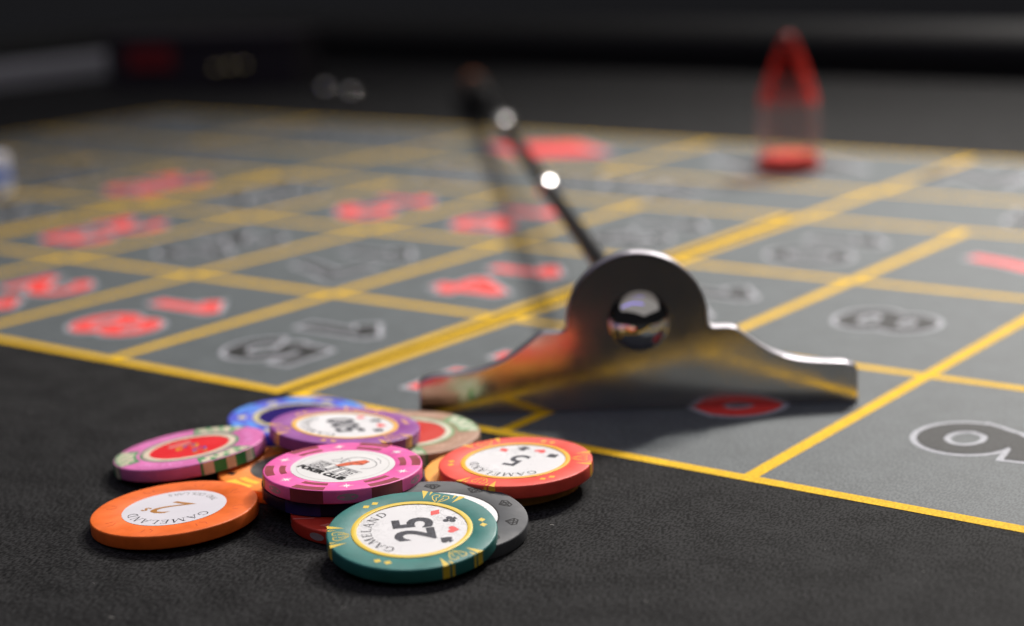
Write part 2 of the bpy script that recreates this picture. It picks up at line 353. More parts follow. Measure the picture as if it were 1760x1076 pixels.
# ------------------------------------------------------------------ croupier's rake
def make_rake():
    P0 = V(-0.765 + 0.042, 0.538 - 0.056, 0.0)
    ax = Vector((0.80395, 0.5947, 0.0)); nrm = Vector((0.5947, -0.80395, 0.0)); up = Vector((0, 0, 1))
    mw = Matrix((ax, -nrm, up)).transposed().to_4x4(); mw.translation = P0       # local x along plate, y away, z up
    root = empty('croupier_rake', mw)
    tag(root, 'polished steel rake head with a round top and long black handle lying across the layout', 'rake')
    half = [(0.810, 0.0), (0.808, 0.128), (0.796, 0.142), (0.758, 0.155), (0.70, 0.158), (0.64, 0.163), (0.59, 0.171), (0.54, 0.186), (0.49, 0.207),
            (0.445, 0.235), (0.405, 0.264), (0.375, 0.289), (0.355, 0.301), (0.335, 0.305), (0.285, 0.305), (0.270, 0.309), (0.2625, 0.320)]
    arc = [(0.262 * math.cos(a), 0.332 + 0.262 * math.sin(a)) for a in [PI * i / 40 for i in range(0, 41)]]
    left = [(-x, z) for x, z in reversed(half)]
    out = [(0.0, 0.0)] + half + arc + left
    n = len(out); t = 0.056; c = 0.007
    def inset(d):
        r = []
        for i, p in enumerate(out):
            q0 = out[i - 1]; q1 = out[(i + 1) % n]; dx, dz = q1[0] - q0[0], q1[1] - q0[1]; L = math.hypot(dx, dz)
            r.append((p[0] - dz / L * d, p[1] + dx / L * d))
        return r
    th = [PI / 2 * i / 6 for i in range(7)]
    rings = [(inset(c - c * math.sin(a)), c - c * math.cos(a)) for a in th] + [(inset(c - c * math.cos(a)), t - c + c * math.sin(a)) for a in th]
    hole = 0.108; H = 48; vs, fs = [], []
    for rg, y in rings: vs += [(x * S, y * S, z * S) for x, z in rg]
    for r in range(len(rings) - 1):
        for k in range(n): fs.append((r * n + k, r * n + n + k, r * n + n + (k + 1) % n, r * n + (k + 1) % n))
    # plate faces with a round hole: strips between the outline and the hole, split left and right
    hb = len(vs)
    for y in (0.0, t):
        vs += [(hole * math.cos(2 * PI * k / H) * S, y * S, (0.336 + hole * math.sin(2 * PI * k / H)) * S) for k in range(H)]
    for k in range(H): fs.append((hb + k, hb + (k + 1) % H, hb + H + (k + 1) % H, hb + H + k))
    mid_top = len(half) + 21
    right = list(range(0, mid_top + 1)); lft = list(range(mid_top, n)) + [0]
    hr = [(H * 3 // 4 + i) % H for i in range(0, H // 2 + 1)]                     # bottom -> right -> top
    hl = [(H // 4 + i) % H for i in range(0, H // 2 + 1)]                        # top -> left -> bottom
    f_r = right + [hb + k for k in reversed(hr)]; f_l = lft + [hb + k for k in reversed(hl)]
    fs += [tuple(f_r), tuple(f_l)]
    off = (len(rings) - 1) * n
    fs += [tuple(reversed([off + i for i in right] + [hb + H + k for k in reversed(hr)])), tuple(reversed([off + i for i in lft] + [hb + H + k for k in reversed(hl)]))]
    hd = obj('rake_head', vs, fs, M['mirror'], root, True); hd.data.materials.append(M['edge_steel'])
    nrim = (len(rings) - 1) * n
    for i, pg in enumerate(hd.data.polygons):
        if i < nrim: pg.material_index = 1
        elif i >= nrim + H: pg.use_smooth = False
    # ball nut that closes the hole
    r = 0.116 * S; prof = [(max(1e-6, r * math.sin(a)), -r * math.cos(a)) for a in [PI * i / 32 for i in range(33)]]
    sv, sf = lathe(prof, 48, False)
    ball = obj('ball_nut', sv, sf, M['chrome'], root, True); ball.location = (0.008 * S, 0.022 * S, 0.336 * S)
    # handle
    start = mw @ Vector((0.008 * S, 0.10 * S, 0.336 * S)); end = V(-8.10, 8.98, 0.13)
    d = (end - start); L = d.length; q = d.to_track_quat('Z', 'Y').to_matrix().to_4x4(); q.translation = start
    loc = mw.inverted() @ q
    def rod(name, z0, z1, r0, r1, m, ends=True):
        ch = min(0.0006, r0 * 0.3)
        v, f = lathe([(r0 - ch, z0), (r0, z0 + ch), (r1, z1 - ch), (r1 - ch, z1)], 32, ends)
        o = obj(name, v, f, m, root, True); o.matrix_local = loc; return o
    def tpix(px, py):                                                            # distance along the handle seen at a pixel of the photograph (build-time placing only)
        best = None
        for i in range(400):
            p = start + d * (i / 400); e = p - cam.matrix_world.translation; z = e.dot(cam_f)
            x = 880 + 2969.13 * e.dot(cam_r) / z; y = 538 - 2969.13 * e.dot(cam_u) / z
            k = (x - px) ** 2 + (y - py) ** 2
            if best is None or k < best[0]: best = (k, i / 400 * L)
        return best[1]
    s1 = tpix(945, 315); s2 = tpix(866, 210)
    rod('handle', 0.0, L * 0.80, 0.0031, 0.0038, M['black_rod'])
    for sc, Rr, hl_, rr in ((s1, 0.018, 0.0095, 0.0054), (s2, 0.025, 0.0130, 0.0066)):
        pr = []
        for i in range(17):
            z = -hl_ + 2 * hl_ * i / 16; pr.append((rr - Rr + math.sqrt(Rr * Rr - z * z), sc + z))
        pr = [(0.0028, sc - hl_)] + pr + [(0.0028, sc + hl_)]
        v, f = lathe(pr, 40, False); o = obj('collar', v, f, M['satin'], root, True); o.matrix_local = loc
    rod('ferrule', 0.0, 0.020, 0.0048, 0.0042, M['black_rod'])
    rod('grip', L * 0.80, L * 0.965, 0.0066, 0.0078, M['grip'])
    rod('grip_cap', L * 0.965, L, 0.0085, 0.0078, M['brown'])
make_rake()

# ------------------------------------------------------------------ chips
R0 = 0.0200; TH = 0.0034
def gold_mat(n, c): return mat(n, c, 0.38, 0.5, rvar=0.08)
_cm = {}
def plastic(c, rough=0.40):
    k = (c, rough)
    if k not in _cm: _cm[k] = mat('chip_plastic', c, min(0.6, rough + 0.08), 0.32, var=0.09, vscale=260, bump=0.08, bscale=900, rvar=0.12)
    return _cm[k]
def inlay_mat(c, vein=0.0):
    m = mat('chip_inlay', c, 0.34, 0.4, rvar=0.08)
    if vein:
        nt = m.node_tree; N = nt.nodes; K = nt.links; tc = N.new('ShaderNodeTexCoord')
        n = N.new('ShaderNodeTexNoise'); n.inputs['Scale'].default_value = 210; n.inputs['Detail'].default_value = 3; n.inputs['Distortion'].default_value = 3.0
        K.new(tc.outputs['Object'], n.inputs['Vector'])
        r = N.new('ShaderNodeValToRGB'); K.new(n.outputs['Fac'], r.inputs[0])
        r.color_ramp.elements[0].position = 0.44; r.color_ramp.elements[0].color = (*c, 1)
        e = r.color_ramp.elements.new(0.50); e.color = (*[x * (1 - vein) for x in c], 1)
        r.color_ramp.elements[-1].position = 0.56; r.color_ramp.elements[-1].color = (*c, 1)
        # the marbling only runs over the upper half of the sticker
        s = N.new('ShaderNodeSeparateXYZ'); K.new(tc.outputs['Object'], s.inputs[0])
        n2 = N.new('ShaderNodeTexNoise'); n2.inputs['Scale'].default_value = 60; K.new(tc.outputs['Object'], n2.inputs['Vector'])
        mr = N.new('ShaderNodeMapRange'); K.new(n2.outputs['Fac'], mr.inputs[0]); mr.inputs[1].default_value = 0.4; mr.inputs[2].default_value = 0.6
        mx = N.new('ShaderNodeMix'); mx.data_type = 'RGBA'; K.new(mr.outputs[0], mx.inputs[0]); mx.inputs[6].default_value = (*c, 1)
        K.new(r.outputs[0], mx.inputs[7]); K.new(mx.outputs[2], N['Principled BSDF'].inputs['Base Color'])
    return m
WHITE_INLAY = inlay_mat((0.80, 0.79, 0.79)); VEIN_INLAY = inlay_mat((0.80, 0.79, 0.79), 0.28)
BLACK_INK = mat('black_ink', (0.010, 0.010, 0.012), 0.6, 0.12)
GLITTER = mat('glitter_ink', (0.016, 0.016, 0.022), 0.5, 0.2, var=0.6, vscale=2500, col2=(0.085, 0.085, 0.11))
RED_INK = mat('red_ink', (0.78, 0.060, 0.055), 0.45, 0.4)
BROWN_INK = mat('bronze_ink', (0.46, 0.20, 0.045), 0.4, 0.5)
GREY_INK = mat('grey_ink', (0.34, 0.33, 0.33), 0.5, 0.4)

def chip_root(pos, tilt, phi, label, scale=1.0, group='casino chips heaped on the felt'):
    """pos = centre of the top face in layout units, tilt = (nx, ny) of its normal, phi = reading direction
    of its print, anticlockwise from the picture's right"""
    N_ = Vector((tilt[0], tilt[1], 1)).normalized()
    right = Vector((0.797, 0.604, 0)); away = Vector((-0.604, 0.797, 0)); a = math.radians(phi)
    x = right * math.cos(a) + away * math.sin(a); x = (x - x.dot(N_) * N_).normalized(); y = N_.cross(x)
    mw = Matrix((x, y, N_)).transposed().to_4x4(); mw.translation = V(*pos) - N_ * TH
    mw = mw @ Matrix.Diagonal((scale, scale, 1, 1))
    root = empty('casino_chip', mw); tag(root, label, 'casino chip', group); return root
def chip_body(root, m, r_in=0.66, dip=0.00012, R=R0):
    c = 0.00045
    prof = [(0.00001, 0.0), (R - c, 0.0)] + [(R - c + c * math.sin(a), c - c * math.cos(a)) for a in (0.4, 0.8, 1.2, PI / 2)] + \
           [(R - c + c * math.cos(a), TH - c + c * math.sin(a)) for a in (0, 0.4, 0.8, 1.2)] + [(R - c, TH), (r_in * R + 0.0002, TH), (r_in * R, TH - dip), (0.00001, TH - dip)]
    v, f = lathe(prof, 128, False); return obj('chip_body', v, f, m, root, True)
ZT = TH + 0.00002
def chip_ring(root, m, r0, r1, h=0.00022, R=R0):
    v, f = lathe([(r0 * R, TH - 0.0002), (r0 * R + 0.00010, TH + h * 0.6), ((r0 + r1) / 2 * R, TH + h), (r1 * R - 0.00010, TH + h * 0.6), (r1 * R, TH - 0.0002)], 128, False)
    return obj('rim_ring', v, f, m, root, True)
def chip_inlay(root, m, r, R=R0, z=TH - 0.00006):
    v, f = disc(r * R, z); return obj('inlay', v, f, m, root)
def edge_band(a0, a1, z0=0.0003, z1=TH - 0.0002, R=R0, off=0.00003, n=8):
    vs, fs = [], []
    for k in range(n + 1):
        a = math.radians(a0 + (a1 - a0) * k / n); vs += [((R + off) * math.cos(a), (R + off) * math.sin(a), z) for z in (z0, z1)]
    for k in range(n): fs.append((2 * k, 2 * k + 2, 2 * k + 3, 2 * k + 1))
    return vs, fs
def edge_oval(a, w_deg, h, R=R0):
    vs = [(R * 1.0015 * math.cos(math.radians(a + w_deg / 2 * math.cos(t))), R * 1.0015 * math.sin(math.radians(a + w_deg / 2 * math.cos(t))), TH / 2 + h / 2 * math.sin(t)) for t in [2 * PI * i / 24 for i in range(24)]]
    # fan of curved pieces
    c = (R * 1.0015 * math.cos(math.radians(a)), R * 1.0015 * math.sin(math.radians(a)), TH / 2)
    n = 24; return vs + [c], [(n, i, (i + 1) % n) for i in range(n)]
def around(pts2, ang):           # rotate a list of points (deg)
    c, s = math.cos(math.radians(ang)), math.sin(math.radians(ang)); return [(x * c - y * s, x * s + y * c) for x, y in pts2]
def poly(pts2, z): return [(x, y, z) for x, y in pts2], [tuple(range(len(pts2)))]
# serif capitals drawn with thick and thin strokes in a box one unit high
def arcpts(cx, cy, rx, ry, a0, a1, n=14): return [(cx + rx * math.cos(math.radians(a0 + (a1 - a0) * i / n)), cy + ry * math.sin(math.radians(a0 + (a1 - a0) * i / n))) for i in range(n + 1)]
TK, TN = 0.16, 0.075
def serif(x, y, w_=0.26): return ([(x - w_ / 2, y), (x + w_ / 2, y)], 0.05)
GLY = {
 'G': (0.86, [(arcpts(0.46, 0.5, 0.38, 0.46, 50, 185), TN, TK), (arcpts(0.46, 0.5, 0.38, 0.46, 185, 320), TK, TN), ([(0.76, 0.44), (0.76, 0.10)], 0.13), ([(0.58, 0.44), (0.90, 0.44)], 0.05), ([(0.76, 0.70), (0.76, 0.96)], 0.05)]),
 'A': (0.86, [([(0.08, 0.0), (0.42, 1.0)], TN), ([(0.42, 1.0), (0.76, 0.0)], TK), ([(0.2, 0.34), (0.64, 0.34)], 0.06), serif(0.08, 0.02), serif(0.76, 0.02, 0.32)]),
 'M': (1.10, [([(0.12, 0.0), (0.14, 1.0)], TN), ([(0.16, 1.0), (0.53, 0.04)], TK), ([(0.53, 0.04), (0.90, 1.0)], TN), ([(0.92, 1.0), (0.95, 0.0)], TK), serif(0.12, 0.02), serif(0.95, 0.02, 0.32), serif(0.1, 0.98, 0.2), serif(0.96, 0.98, 0.2)]),
 'E': (0.74, [([(0.16, 0.0), (0.16, 1.0)], TK), ([(0.06, 0.97), (0.62, 0.97)], 0.06), ([(0.16, 0.52), (0.5, 0.52)], 0.06), ([(0.06, 0.03), (0.66, 0.03)], 0.06), ([(0.63, 1.0), (0.63, 0.78)], 0.05), ([(0.66, 0.0), (0.66, 0.26)], 0.05), ([(0.5, 0.40), (0.5, 0.64)], 0.05)]),
 'L': (0.68, [([(0.16, 0.0), (0.16, 1.0)], TK), ([(0.06, 0.03), (0.6, 0.03)], 0.06), ([(0.6, 0.0), (0.6, 0.28)], 0.05), serif(0.16, 0.97, 0.3)]),
 'N': (0.92, [([(0.14, 0.0), (0.14, 1.0)], TN), ([(0.14, 1.0), (0.74, 0.0)], TK), ([(0.74, 0.0), (0.74, 1.0)], TN), serif(0.14, 0.02), serif(0.12, 0.98, 0.24), serif(0.74, 0.98)]),
 'D': (0.86, [([(0.16, 0.0), (0.16, 1.0)], TK), (arcpts(0.30, 0.5, 0.46, 0.46, 90, 0), TN, TK), (arcpts(0.30, 0.5, 0.46, 0.46, 0, -90), TK, TN), ([(0.06, 0.965), (0.30, 0.965)], 0.06), ([(0.06, 0.035), (0.30, 0.035)], 0.06)])}
def arc_lettering(root, word, r, h, mid_deg, span_deg, z, m, inward=False, thin=1.0):
    tot = sum(GLY[c][0] for c in word); a = mid_deg + span_deg / 2; parts = []
    for c in word:
        wd = GLY[c][0]; st = wd / tot * span_deg; am = math.radians(a - st / 2); a -= st
        k = math.radians(st) * r / wd                          # width scale so letters fill the arc
        kx = min(k * 0.93, h * 1.15)
        lines = []
        for ln in GLY[c][1]:
            pts = []
            for (x, y) in ln[0]:
                lx = (x - wd / 2) * kx; ly = (y - 0.5) * h
                t = am - PI / 2; cx, cy = r * math.cos(am), r * math.sin(am)
                pts.append((cx + lx * math.cos(t) - ly * math.sin(t), cy + lx * math.sin(t) + ly * math.cos(t)))
            lines.append((pts, *[q * h * thin for q in ln[1:]]))
        parts.append(strokes(lines, z))
    v, f = merge(parts); return obj('lettering', v, f, m, root)
def small_lettering(root, word, r, h, mid_deg, step_deg, z, m, flip=False, offset=0.0):
    parts = []; n = len(word)
    for i, c in enumerate(word):
        if c == ' ': continue
        s = 1 if not flip else -1
        a = math.radians(mid_deg + s * (n - 1) / 2 * step_deg - s * i * step_deg)
        vs, fs, _, _ = text2d(c, h / 0.7, offset * h)
        parts.append(place2(vs, fs, r * math.cos(a), r * math.sin(a), a - PI / 2 + (PI if flip else 0), z))
    v, f = merge(parts); return obj('lettering', v, f, m, root)
def suit(kind):
    if kind == 'diamond': return [[(0, 0.6), (-0.42, 0), (0, -0.6), (0.42, 0)]]
    def circ_(cx, cy, r, n=20): return [(cx + r * math.cos(2 * PI * i / n), cy + r * math.sin(2 * PI * i / n)) for i in range(n)]
    heart = []
    for i in range(40):
        t = 2 * PI * i / 40; heart.append((0.55 * math.sin(t) ** 3, (13 * math.cos(t) - 5 * math.cos(2 * t) - 2 * math.cos(3 * t) - math.cos(4 * t)) / 30 + 0.05))
    if kind == 'heart': return [heart]
    stem = [(-0.06, 0.0), (-0.24, -0.58), (0.24, -0.58), (0.06, 0.0)]
    if kind == 'spade': return [[(x, -y * 0.95 + 0.08) for x, y in reversed(heart)], stem]
    return [circ_(0, 0.32, 0.26), circ_(-0.29, -0.10, 0.26), circ_(0.29, -0.10, 0.26), stem]
def suit_marks(root, R, z, order=('diamond', 'club', 'heart', 'spade'), r=0.49, size=0.15, step=31, mid=-90 + 3):
    for i, k in enumerate(order):
        a = mid + (1.5 - i) * step; parts = []
        for j, pl in enumerate(suit(k)):
            pts = around([(x * size * R, y * size * R) for x, y in pl], a + 90)
            cx, cy = r * R * math.cos(math.radians(a)), r * R * math.sin(math.radians(a))
            parts.append(poly([(x + cx, y + cy) for x, y in pts], z + j * 2e-6))
        v, f = merge(parts); obj(k + '_mark', v, f, RED_INK if k in ('diamond', 'heart') else GLITTER, root)
ZI = TH - 0.00006 + 0.00002           # print on the inlay
def numeral(root, txt, h, R, m, bold=0.0, dx=0, dy=0, xs=1.0, shear=0.0, name='numeral'):
    sz = h * R / 0.70; vs, fs, _, _ = text2d(txt, sz, bold * sz, xs, shear)
    v, f = place2(vs, fs, dx * R, dy * R, 0, ZI + 4e-6); return obj(name, v, f, m, root)

def value_chip(pos, tilt, phi, label, base, accent, num, R=R0, num_h=0.45, num_bold=0.03, rot0=90, edge_mid=None, vein=VEIN_INLAY, scale=1.0):
    root = chip_root(pos, tilt, phi, label, scale)
    chip_body(root, plastic(base)); acc = gold_mat('chip_accent', accent)
    chip_ring(root, acc, 0.645, 0.715); chip_inlay(root, vein, 0.65)
    for k in range(3):
        a = rot0 + 120 * k
        # emblem: cut-gem outline drawn as two hooked strokes
        L = []
        for s in (-1, 1):
            g = [(0.735, s * 0.012), (0.80, s * 0.074), (0.875, s * 0.108), (0.925, s * 0.084), (0.925, s * 0.026), (0.885, s * 0.026)]
            L.append(([(x * R, y * R) for x, y in around(g, a)], 0.0135 * R)); L.append(([(x * R, y * R) for x, y in around([(0.765, s * 0.014), (0.85, s * 0.046), (0.86, s * 0.020)], a)], 0.011 * R))
        v, f = strokes(L, ZT); obj('gem_emblem', v, f, acc, root)
        for s in (-1, 1):
            wd = [([(0.775, s * 0.185), (0.975, s * 0.205), (0.975, s * 0.285)], None), ([(0.875, s * 0.150), (0.972, s * 0.142), (0.975, s * 0.172)], None)]
            for pts, _ in wd:
                q = around([(x * R, y * R) for x, y in pts], a); q = q if s > 0 else q[::-1]
                v, f = poly(q, ZT); obj('wedge_mark', v, f, acc, root)
            for e0, e1 in ((11.6, 16.6), (8.0, 10.0)):
                v, f = edge_band(a + s * e0, a + s * e1) if s > 0 else edge_band(a + s * e1, a + s * e0); obj('edge_stripe', v, f, acc, root)
        for s in (-1, 1):
            dm = around([(x * R, y * R) for x, y in ((0.79, s * 0.065), (0.835, s * 0.065 + 0.05), (0.88, s * 0.065), (0.835, s * 0.065 - 0.05))], a + 60)
            v, f = poly(dm, ZT); obj('diamond_mark', v, f, acc, root)
    arc_lettering(root, 'GAMELAND', 0.535 * R, 0.115 * R, 90, 124, ZI, BLACK_INK)
    numeral(root, num, num_h, R, GLITTER, num_bold, 0, -0.02 if len(num) < 3 else 0.0, 0.92)
    suit_marks(root, R, ZI)
    return root

# front green 25, leaning on the grey one
value_chip((-0.4882, -1.1011, 0.0844), (0.084, -0.0885), 99, 'green 25 chip with yellow marks leaning on the dark grey chip', (0.032, 0.185, 0.165), (0.80, 0.56, 0.04), '25', scale=0.9625)
value_chip((-0.5933, -0.4548, 0.0910), (-0.0054, -0.0151), 148, 'coral red 5 chip with yellow ring at the right of the pile', (0.82, 0.080, 0.055), (0.86, 0.46, 0.03), '5', scale=0.965, num_h=0.42, num_bold=0.012)
value_chip((-1.2952, -0.4905, 0.1130), (0.0358, 0.0818), 110, 'purple 500 chip with yellow ring behind the pink chip', (0.27, 0.070, 0.29), (0.84, 0.46, 0.10), '500', num_h=0.36, num_bold=0.035)

# orange 2
def orange_chip():
    R = R0; root = chip_root((-1.3038, -1.2745, 0.0545), (-0.0411, -0.0205), 150, 'plain orange 2s chip with white centre at the front left')
    body = plastic((0.84, 0.155, 0.022), 0.42); chip_body(root, body, 0.635); chip_inlay(root, inlay_mat((0.74, 0.72, 0.76)), 0.625)
    arc_lettering(root, 'GAMELAND', 0.50 * R, 0.125 * R, 112, 140, ZI, BLACK_INK, thin=0.75)
    small_lettering(root, 'TWO DOLLARS', 0.50 * R, 0.085 * R, -84, 8.0, ZI, GREY_INK, flip=True)
    numeral(root, '2', 0.44, R, BROWN_INK, -0.004, 0.02, 0.02, 1.15, 0.35)
    numeral(root, 's', 0.17, R, BROWN_INK, 0.01, 0.30, 0.16, 1.0, 0.2, 'letter')
    # faint moulded gem outlines on the rim
    dark = plastic((0.62, 0.10, 0.02), 0.5)
    for k in range(8):
        a = 18 + 45 * k; L = []
        for g in ([(0.74, 0.0), (0.80, 0.06), (0.86, 0.05)], [(0.76, -0.05), (0.84, -0.065)]):
            L.append(([(x * R, y * R) for x, y in around(g, a)], 0.012 * R))
        v, f = strokes(L, ZT); obj('moulded_mark', v, f, dark, root)
orange_chip()

# grey with gems
def grey_chip():
    R = R0; root = chip_root((-0.5178, -0.9310, 0.0690), (0.1005, -0.0159), 60, 'dark grey chip with black gem outlines under the green chip', 1.012)
    chip_body(root, plastic((0.085, 0.088, 0.094), 0.55), 0.67); chip_inlay(root, WHITE_INLAY, 0.648)
    v, f = sector(0.650 * R, 0.668 * R, 0, 359.99, TH - 0.00005, 96); obj('inlay_border', v, f, BLACK_INK, root)
    for k in range(10):
        a = 3 + 36 * k; L = []
        gem = [(0.745, 0.0), (0.835, 0.095), (0.880, 0.060), (0.880, -0.060), (0.835, -0.095), (0.745, 0.0)]
        for g in (gem, [(0.835, 0.095), (0.835, -0.095)], [(0.745, 0.0), (0.835, 0.035), (0.880, 0.0), (0.835, -0.035), (0.745, 0.0)]):
            L.append(([(x * R, y * R) for x, y in around(g, a)], 0.021 * R))
        v, f = strokes(L, ZT); obj('gem_mark', v, f, BLACK_INK, root)
    small_lettering(root, 'CASINO ROYAL', 0.54 * R, 0.05 * R, -58, 6.0, ZI, GREY_INK)
grey_chip()

# pink with stars
def pink_chip():
    R = R0; root = chip_root((-0.9576, -0.8742, 0.1335), (-0.002, 0.0143), -45, 'bright pink chip with white stars and maroon blocks on top of the pile', 0.975)
    pink = plastic((0.86, 0.135, 0.42), 0.36); maroon = plastic((0.29, 0.045, 0.060), 0.36)
    white = mat('white_ink', (0.82, 0.80, 0.80), 0.4); greyo = plastic((0.42, 0.28, 0.34), 0.4)
    chip_body(root, pink, 0.665); chip_inlay(root, inlay_mat((0.80, 0.79, 0.77)), 0.655)
    v, f = sector(0.575 * R, 0.585 * R, 0, 359.99, ZI, 96); obj('inlay_border', v, f, mat('pale_ink', (0.55, 0.54, 0.50), 0.5), root)
    off = 45                                                   # print is turned against the rim
    for k in range(6):
        sa = -82 + off + 60 * k; ba = sa + 30
        star = []
        for i in range(16):
            rr = (0.052 if i % 4 == 0 else 0.034 if i % 2 == 0 else 0.015) * R * 1.9
            star.append((0.825 * R + rr * math.cos(2 * PI * i / 16), rr * math.sin(2 * PI * i / 16)))
        v, f = poly(around(star, sa), ZT); obj('star_mark', v, f, white, root)
        v, f = sector(0.865 * R, 0.975 * R, ba - 13, ba + 13, ZT); o = obj('edge_block', v, f, maroon, root)
        v, f = merge([sector(0.715 * R, 0.795 * R, ba - 13, ba + 13, ZT)]); obj('rim_block', v, f, maroon, root)
        v, f = edge_band(ba - 13, ba + 13, 0.0001, TH - 0.0001); obj('edge_stripe', v, f, maroon, root)
        v, f = edge_oval(sa, 15, 0.0017); obj('edge_oval', v, f, greyo, root)
    # framed word and line drawing
    vs, fs, _, _ = text2d('ELITE', 0.27 * R, 0.012 * R, 1.15); vo, fo, _, _ = text2d('ELITE', 0.27 * R, -0.004 * R, 1.15)
    v, f = place2(vs, fs, 0, -0.15 * R, 0, ZI); obj('lettering', v, f, BLACK_INK, root)
    v, f = place2(vo, fo, 0, -0.15 * R, 0, ZI + 6e-6); obj('lettering', v, f, white, root)
    vs, fs, _, _ = text2d('POKER CLUB', 0.140 * R, 0.012 * R, 1.05); v, f = place2(vs, fs, 0, -0.345 * R, 0, ZI); obj('lettering', v, f, BLACK_INK, root)
    fr = [(-0.40, -0.025), (0.40, -0.025), (0.40, -0.27), (-0.40, -0.27), (-0.40, -0.025)]
    L = [([(x * R, y * R) for x, y in fr], 0.012 * R)]
    sw = [(0.05 + 0.30 * math.cos(t) * (1 - t / 14), 0.20 + 0.20 * math.sin(t)) for t in [i * 0.25 - 0.8 for i in range(20)]]
    L += [([(x * R, y * R) for x, y in sw], 0.012 * R, 0.026 * R), ([(x * R, y * R) for x, y in [(-0.30, 0.06), (-0.22, 0.17), (-0.28, 0.22)]], 0.02 * R), ([(x * R, y * R) for x, y in [(-0.24, 0.03), (-0.12, 0.12), (-0.16, 0.22), (-0.07, 0.18)]], 0.018 * R), ([(x * R, y * R) for x, y in [(0.10, 0.48), (0.22, 0.44), (0.30, 0.36)]], 0.012 * R)]
    v, f = strokes(L, ZI + 8e-6); obj('line_drawing', v, f, GREY_INK, root)
    blob = [(-0.05, 0.02), (0.02, 0.03), (0.06, 0.12), (0.13, 0.17), (0.11, 0.27), (0.04, 0.28), (0.0, 0.20), (-0.03, 0.14)]; blob = [(0.04 + (x - 0.04) * 1.5, 0.16 + (y - 0.16) * 1.5) for x, y in blob]
    v, f = poly([(x * R, y * R) for x, y in blob], ZI + 24e-6); obj('figure_print', v, f, mat('orange_ink', (0.62, 0.10, 0.03), 0.45, var=0.5, vscale=900), root)
pink_chip()

# dice-pattern chips
def dice_chip(pos, tilt, phi, label, base, dark, cream, centre, motif=True):
    R = R0; root = chip_root(pos, tilt, phi, label)
    mb = plastic(base, 0.40); md = plastic(dark, 0.40); mc = plastic(cream, 0.40)
    chip_body(root, mb, 0.60); chip_inlay(root, inlay_mat(centre), 0.53)
    chip_ring(root, mc, 0.525, 0.615, 0.0001); v, f = sector(0.62 * R, 0.655 * R, 0, 359.99, ZT, 96); obj('rim_line', v, f, md, root)
    for k in range(3):
        a = 120 * k
        v, f = sector(0.70 * R, 0.975 * R, a - 24, a + 24, ZT); obj('rim_block', v, f, md, root)
        for i, (da, rr) in enumerate([(-18, 0.90), (-6, 0.90), (6, 0.90), (18, 0.90), (-12, 0.79), (0, 0.79), (12, 0.79)]):
            q = around([(x * R, y * R) for x, y in ((rr - 0.055, -0.06), (rr + 0.055, -0.06), (rr + 0.055, 0.06), (rr - 0.055, 0.06))], a + da)
            v, f = poly(q, ZT + 1.5e-5); obj('square_mark', v, f, mc, root)
        v, f = edge_band(a - 24, a + 24, 0.0001, TH - 0.0001); obj('edge_stripe', v, f, md, root)
        for da in (-18, 0, 18):
            v, f = edge_band(a + da - 4, a + da + 4, 0.0001, TH - 0.0001, off=0.00006); obj('edge_stripe', v, f, mc, root)
        small_lettering(root, 'CASINO', 0.80 * R, 0.10 * R, a + 60, 7.5, ZT, mat('pale_mark', tuple(min(0.8, c * 1.35 + 0.06) for c in base), 0.45), offset=0.03)
    if motif:
        q = [(-0.36, -0.12), (-0.24, -0.16), (-0.20, 0.16), (-0.32, 0.20)]
        v, f = poly([(x * R, y * R) for x, y in q], ZI); obj('card_print', v, f, mat('rose_ink', (0.74, 0.22, 0.20), 0.45), root)
        for (cx, cy, c, s) in ((-0.06, 0.0, (0.75, 0.40, 0.03), 0.10), (-0.10, 0.06, (0.12, 0.10, 0.40), 0.055), (0.22, 0.02, (0.10, 0.09, 0.42), 0.06), (0.33, -0.04, (0.70, 0.20, 0.03), 0.06)):
            L = [([(R * (cx + s * math.cos(t) * (1 + 0.2 * math.sin(3 * t))), R * (cy + s * math.sin(t) * 1.5)) for t in [i * 0.4 for i in range(15)]], 0.035 * R)]
            v, f = strokes(L, ZI + 4e-6); obj('motif_print', v, f, mat('motif_ink', c, 0.45), root)
GREEN_D = (0.050, 0.31, 0.11); CREAM = (0.70, 0.60, 0.46)
dice_chip((-1.6784, -0.8592, 0.0737), (-0.1114, -0.0264), -48, 'mauve pink chip with red centre and green and cream edge blocks', (0.66, 0.17, 0.42), GREEN_D, CREAM, (0.80, 0.028, 0.035))
dice_chip((-1.1889, -0.2934, 0.0507), (0.0263, 0.0051), 25, 'dusky tan chip with red centre and green blocks beside the rake head', (0.40, 0.235, 0.155), (0.12, 0.32, 0.13), (0.58, 0.58, 0.44), (0.60, 0.045, 0.030), False)

